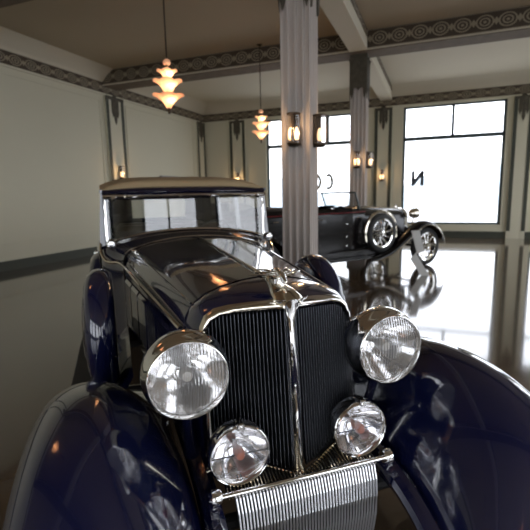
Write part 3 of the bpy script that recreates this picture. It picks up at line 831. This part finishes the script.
# local frame: y rear, x to the car's left; near side (towards the viewer) is x negative
c2.rotation_euler = (0, 0, YAW+rad(90+31)); c2.scale = (1.06, 1.06, 1.06)
tag(c2, 'long black open touring car with side-mounted spare wheel, parked behind the near column', 'car')
NS = 1   # local +x ... near side found below
def hood2(t):
    A = [(0, 1.16), (.10, 1.155), (.22, 1.12), (.28, 1.05), (.30, .95), (.30, .55)]
    B = [(0, 1.27), (.20, 1.255), (.38, 1.20), (.46, 1.12), (.50, 1.0), (.50, .50)]
    return [(a+(c-a)*t, b+(d-b)*t) for (a, b), (c, d) in zip(A, B)]
rr = []
for i in range(9):
    t = i/8; rr.append([(x, .15+1.35*t, z) for x, z in sym(hood2(t))])
MB().loft(rr).build('hood', BLK2, c2, angle=50)
MB().tube([(0, .15, 1.165), (0, 1.5, 1.275)], .008, 6).build('hood_hinge', CHROME, c2)
rr = [[(x*1.03, y, .02+z) for x, z in sym(hood2(0))] for y in (.06, .15)]
MB().loft(rr).build('radiator_shell', CHROME, c2, angle=50)
MB().loft([[(-.28, .08, z), (.28, .08, z)] for z in (.5, 1.10)]).build('radiator_core', BLACK, c2, smooth=False)
MB().lathe([(.001, 0), (.03, 0), (.03, .03), (.012, .05), (.001, .09)], (0, .1, 1.18), 'z', 12).build('radiator_cap', CHROME, c2)
def bw2(y): return interp(y, [(1.5, .52), (1.9, .62), (2.6, .68), (3.8, .68), (4.4, .60)])
rr = []
for y in (1.5, 1.7, 1.9):
    w = bw2(y); rr.append(sym([(0, y, 1.28), (w*.5, y, 1.265), (w*.85, y, 1.22), (w, y, 1.14), (w, y, .9), (w*.98, y, .40)]))
MB().loft(rr).build('cowl', BLK2, c2, angle=50)
for s in (-1, 1):
    rr = []
    for i in range(12):
        y = 1.9+2.6*i/11; w = bw2(y)
        rr.append([(s*(w-.06), y, 1.20), (s*(w-.03), y, 1.235), (s*w, y, 1.20), (s*(w+.01), y, 1.0), (s*w, y, .6), (s*(w-.03), y, .38)])
    MB().loft(rr).build('body_side', BLK2, c2, angle=50)
    MB().tube([(s*(bw2(y)+.012), y, 1.155) for y in [1.5+.3*k for k in range(11)]], .009, 6).build('coach_line', MAROON, c2)
    for ya, yb in ((2.05, 2.85), (3.0, 3.75)):
        d = MB().loft([[(s*(bw2(y)+.014), y, 1.12), (s*(bw2(y)+.016), y, .9), (s*(bw2(y)+.008), y, .5)] for y in (ya, (ya+yb)/2, yb)]).build('door', BLK2, c2)
        MB().tube([(s*(bw2(yb)+.01), yb-.05, 1.06), (s*(bw2(yb)+.05), yb-.05, 1.06), (s*(bw2(yb)+.05), yb-.15, 1.06)], .01, 6).build('door_handle', CHROME, d)
        for z in (.95, .72, .55): MB().lathe([(.001, s*.03), (.014, s*.025), (.014, 0)], (s*bw2(ya), ya+.02, z), 'x', 8).build('hinge', CHROME, d)
    MB().bev((min(s*.60, s*.86), 1.6, .30), (max(s*.60, s*.86), 3.75, .34), .008).build('running_board', BLK2, c2)
    MB().bev((min(s*.56, s*.66), 1.2, .34), (max(s*.56, s*.66), 3.9, .45), .008).build('valance', BLK2, c2)
    # front fender, long sweep down to the running board
    C2 = smooth_tab([(-.45, .52), (-.36, .70), (-.18, .86), (.05, .93), (.25, .90), (.5, .76), (.8, .58), (1.1, .42), (1.4, .34), (1.65, .33)], 5)
    rr = []
    for y in [-.45, -.42, -.36, -.28, -.18, -.05, .1, .25, .4, .55, .7, .85, 1.0, 1.15, 1.3, 1.45, 1.65]:
        z = interp(y, C2); rr.append([(s*(.72+a), y, z+d) for a, d in ((-.20, -.10), (-.14, -.04), (-.06, -.005), (0, 0), (.07, -.006), (.13, -.04), (.155, -.09))])
    o = MB().loft(rr).build('front_fender', BLK2, c2, angle=60)
    md = o.modifiers.new('sol', 'SOLIDIFY'); md.thickness = .012
    MB().tube([(s*.875, y, interp(y, C2)-.085) for y in [-.45+.06*k for k in range(35)]], .012, 6).build('fender_bead', NICKEL, c2)
    rr = []
    for i in range(13):
        a = PI*i/12; y = 3.95-.50*cos(a); z = .33+.56*sin(a)**.8
        rr.append([(s*(.66+b), y, z+d) for b, d in ((-.06, -.03), (0, 0), (.1, .0), (.17, -.03), (.21, -.09))])
    MB().loft(rr).build('rear_fender', BLK2, c2)
    wheel_parts(c2, (s*.72, 0, .39), .39, s=s)
    wheel_parts(c2, (s*.72, 3.95, .39), .39, s=s)
    sw = wheel_parts(c2, (s*.70, 1.25, .74), .375, s=s, name='spare_wheel')
    MB().tube([(s*.70, 1.25+.405*cos(t), .74+.405*sin(t)) for t in [rad(-20)+rad(215)*k/20 for k in range(21)]], .035, 8, flat=1.).build('spare_wheel_band', NICKEL, sw)
    hl = MB().lathe([(.001, .20), (.05, .18), (.09, .12), (.11, .03), (.112, 0), (.105, -.01)], (s*.36, -.12, 1.06), 'y', 28).build('headlamp', NICKEL, c2)
    MB().lathe([(.104, -.008), (.06, -.022), (.001, -.028)], (s*.36, -.12, 1.06), 'y', 28).build('lens', LENSC, hl)
    MB().tube([(s*.36, -.05, .96), (s*.34, -.0, .60)], .015, 8).build('lamp_stalk', CHROME, hl)
    MB().tube(smoothpts([(s*.36, 4.3, .42), (s*.36, 1.0, .45), (s*.36, .0, .50), (s*.36, -.5, .40)], 4), .035, 8).build('frame_rail', BLK2, c2)
rr = []
for i in range(7):
    x = -.6+1.2*i/6; bul = .25*(1-(x/.6)**2); rr.append([(x, 4.42+bul, .40), (x, 4.48+bul, .8), (x, 4.42+bul, 1.22)])
MB().loft(rr).build('rear_panel', BLK2, c2)
MB().box((-.6, 1.5, .36), (.6, 4.5, .41)).build('floor_pan', BLACK, c2, smooth=False)
sb = MB(); sb.bev((-.56, 2.4, .41), (.56, 2.9, .80), .05); sb.bev((-.56, 2.8, .75), (.56, 3.0, 1.25), .05); sb.build('front_seat', LEATHER, c2)
sb = MB(); sb.bev((-.56, 3.55, .41), (.56, 4.05, .80), .05); sb.bev((-.56, 3.95, .75), (.56, 4.2, 1.28), .05); sb.build('rear_seat', LEATHER, c2)
MB().bev((-.62, 3.95, 1.20), (.62, 4.65, 1.38), .07).build('folded_top', CLOTHB, c2)
MB().bev((-.62, 2.95, 1.18), (.62, 3.95, 1.27), .03).build('tonneau_cover', CLOTHB, c2)
wf = MB(); lp = [(-.50, 1.62, 1.22), (.50, 1.62, 1.22), (.50, 1.74, 1.52), (-.50, 1.74, 1.52)]
wf.tube([lp[0], lp[3], (0, 1.74, 1.52), lp[2], lp[1], lp[0]], .018, 6, up=(0, 1, 0)); w = wf.build('windscreen_frame', FRAMEM, c2)
MB().add(lp, [(0, 1, 2, 3)]).build('windscreen', CARGLASS, w, smooth=False)
MB().tube([(-.7, 0, .39), (.7, 0, .39)], .03, 8).build('front_axle', BLACK, c2)
MB().tube([(-.7, 3.95, .39), (.7, 3.95, .39)], .04, 8).build('rear_axle', BLACK, c2)

# bent pale board standing by the tourer's front wheel
bp_ = camw(2.94, 8.25)
e = MB()
pl = [(-.11, .86), (.05, .86), (.13, .46), (-.02, .42), (.22, .0), (.06, .0), (-.14, .33), (-.01, .45)]
Ry = Matrix.Rotation(YAW, 3, 'Z')
V = [tuple(bp_+Ry @ Vector((a, 0+.12*(z/.86), z))) for a, z in pl]+[tuple(bp_+Ry @ Vector((a, .02+.12*(z/.86), z))) for a, z in pl]
e.add(V, [tuple(range(8)), tuple(range(15, 7, -1))]+[(i, 8+i, 8+(i+1) % 8, (i+1) % 8) for i in range(8)])
tag(e.build('zigzag_board', CARD, smooth=False), 'pale grey zigzag cut-out board propped against the front wheel of the black touring car', 'board')

# ------------------------------------------------------------ world and camera
w = bpy.data.worlds.new('World'); S.world = w; w.use_nodes = True; nt = w.node_tree
bg = nt.nodes['Background']; bg.inputs['Strength'].default_value = 3.2
tc = nt.nodes.new('ShaderNodeTexCoord'); nz = nt.nodes.new('ShaderNodeTexNoise'); nz.inputs['Scale'].default_value = 3.; nz.inputs['Detail'].default_value = 5
mx = nt.nodes.new('ShaderNodeMix'); mx.data_type = 'RGBA'; mx.inputs[6].default_value = (.72, .80, .95, 1); mx.inputs[7].default_value = (1, 1, 1, 1)
nt.links.new(tc.outputs['Generated'], nz.inputs['Vector']); nt.links.new(nz.outputs['Fac'], mx.inputs[0]); nt.links.new(mx.outputs[2], bg.inputs['Color'])

cd = bpy.data.cameras.new('camera'); cam = bpy.data.objects.new('camera', cd); COL.objects.link(cam); S.camera = cam
cd.sensor_fit = 'HORIZONTAL'; cd.sensor_width = 36; cd.lens = 435.6/530*36; cd.clip_start = .05
cam.matrix_world = Matrix.Translation((0, 0, 1.6)) @ (Matrix.Rotation(YAW, 4, 'Z') @ Matrix.Rotation(PI/2-.160, 4, 'X') @ Matrix.Rotation(-.02, 4, 'Z'))
cd.dof.use_dof = True; cd.dof.focus_distance = 1.55; cd.dof.aperture_fstop = 3.8
vs = S.view_settings; vs.view_transform = 'Standard'; vs.look = 'None'; vs.gamma = 1; vs.use_curve_mapping = False; vs.exposure = .62
S.cycles.max_bounces = 10; S.cycles.glossy_bounces = 6; S.cycles.transparent_max_bounces = 16; S.cycles.diffuse_bounces = 5
S.cycles.use_denoising = True; S.cycles.sample_clamp_indirect = 6
S.cycles.caustics_reflective = False; S.cycles.caustics_refractive = False
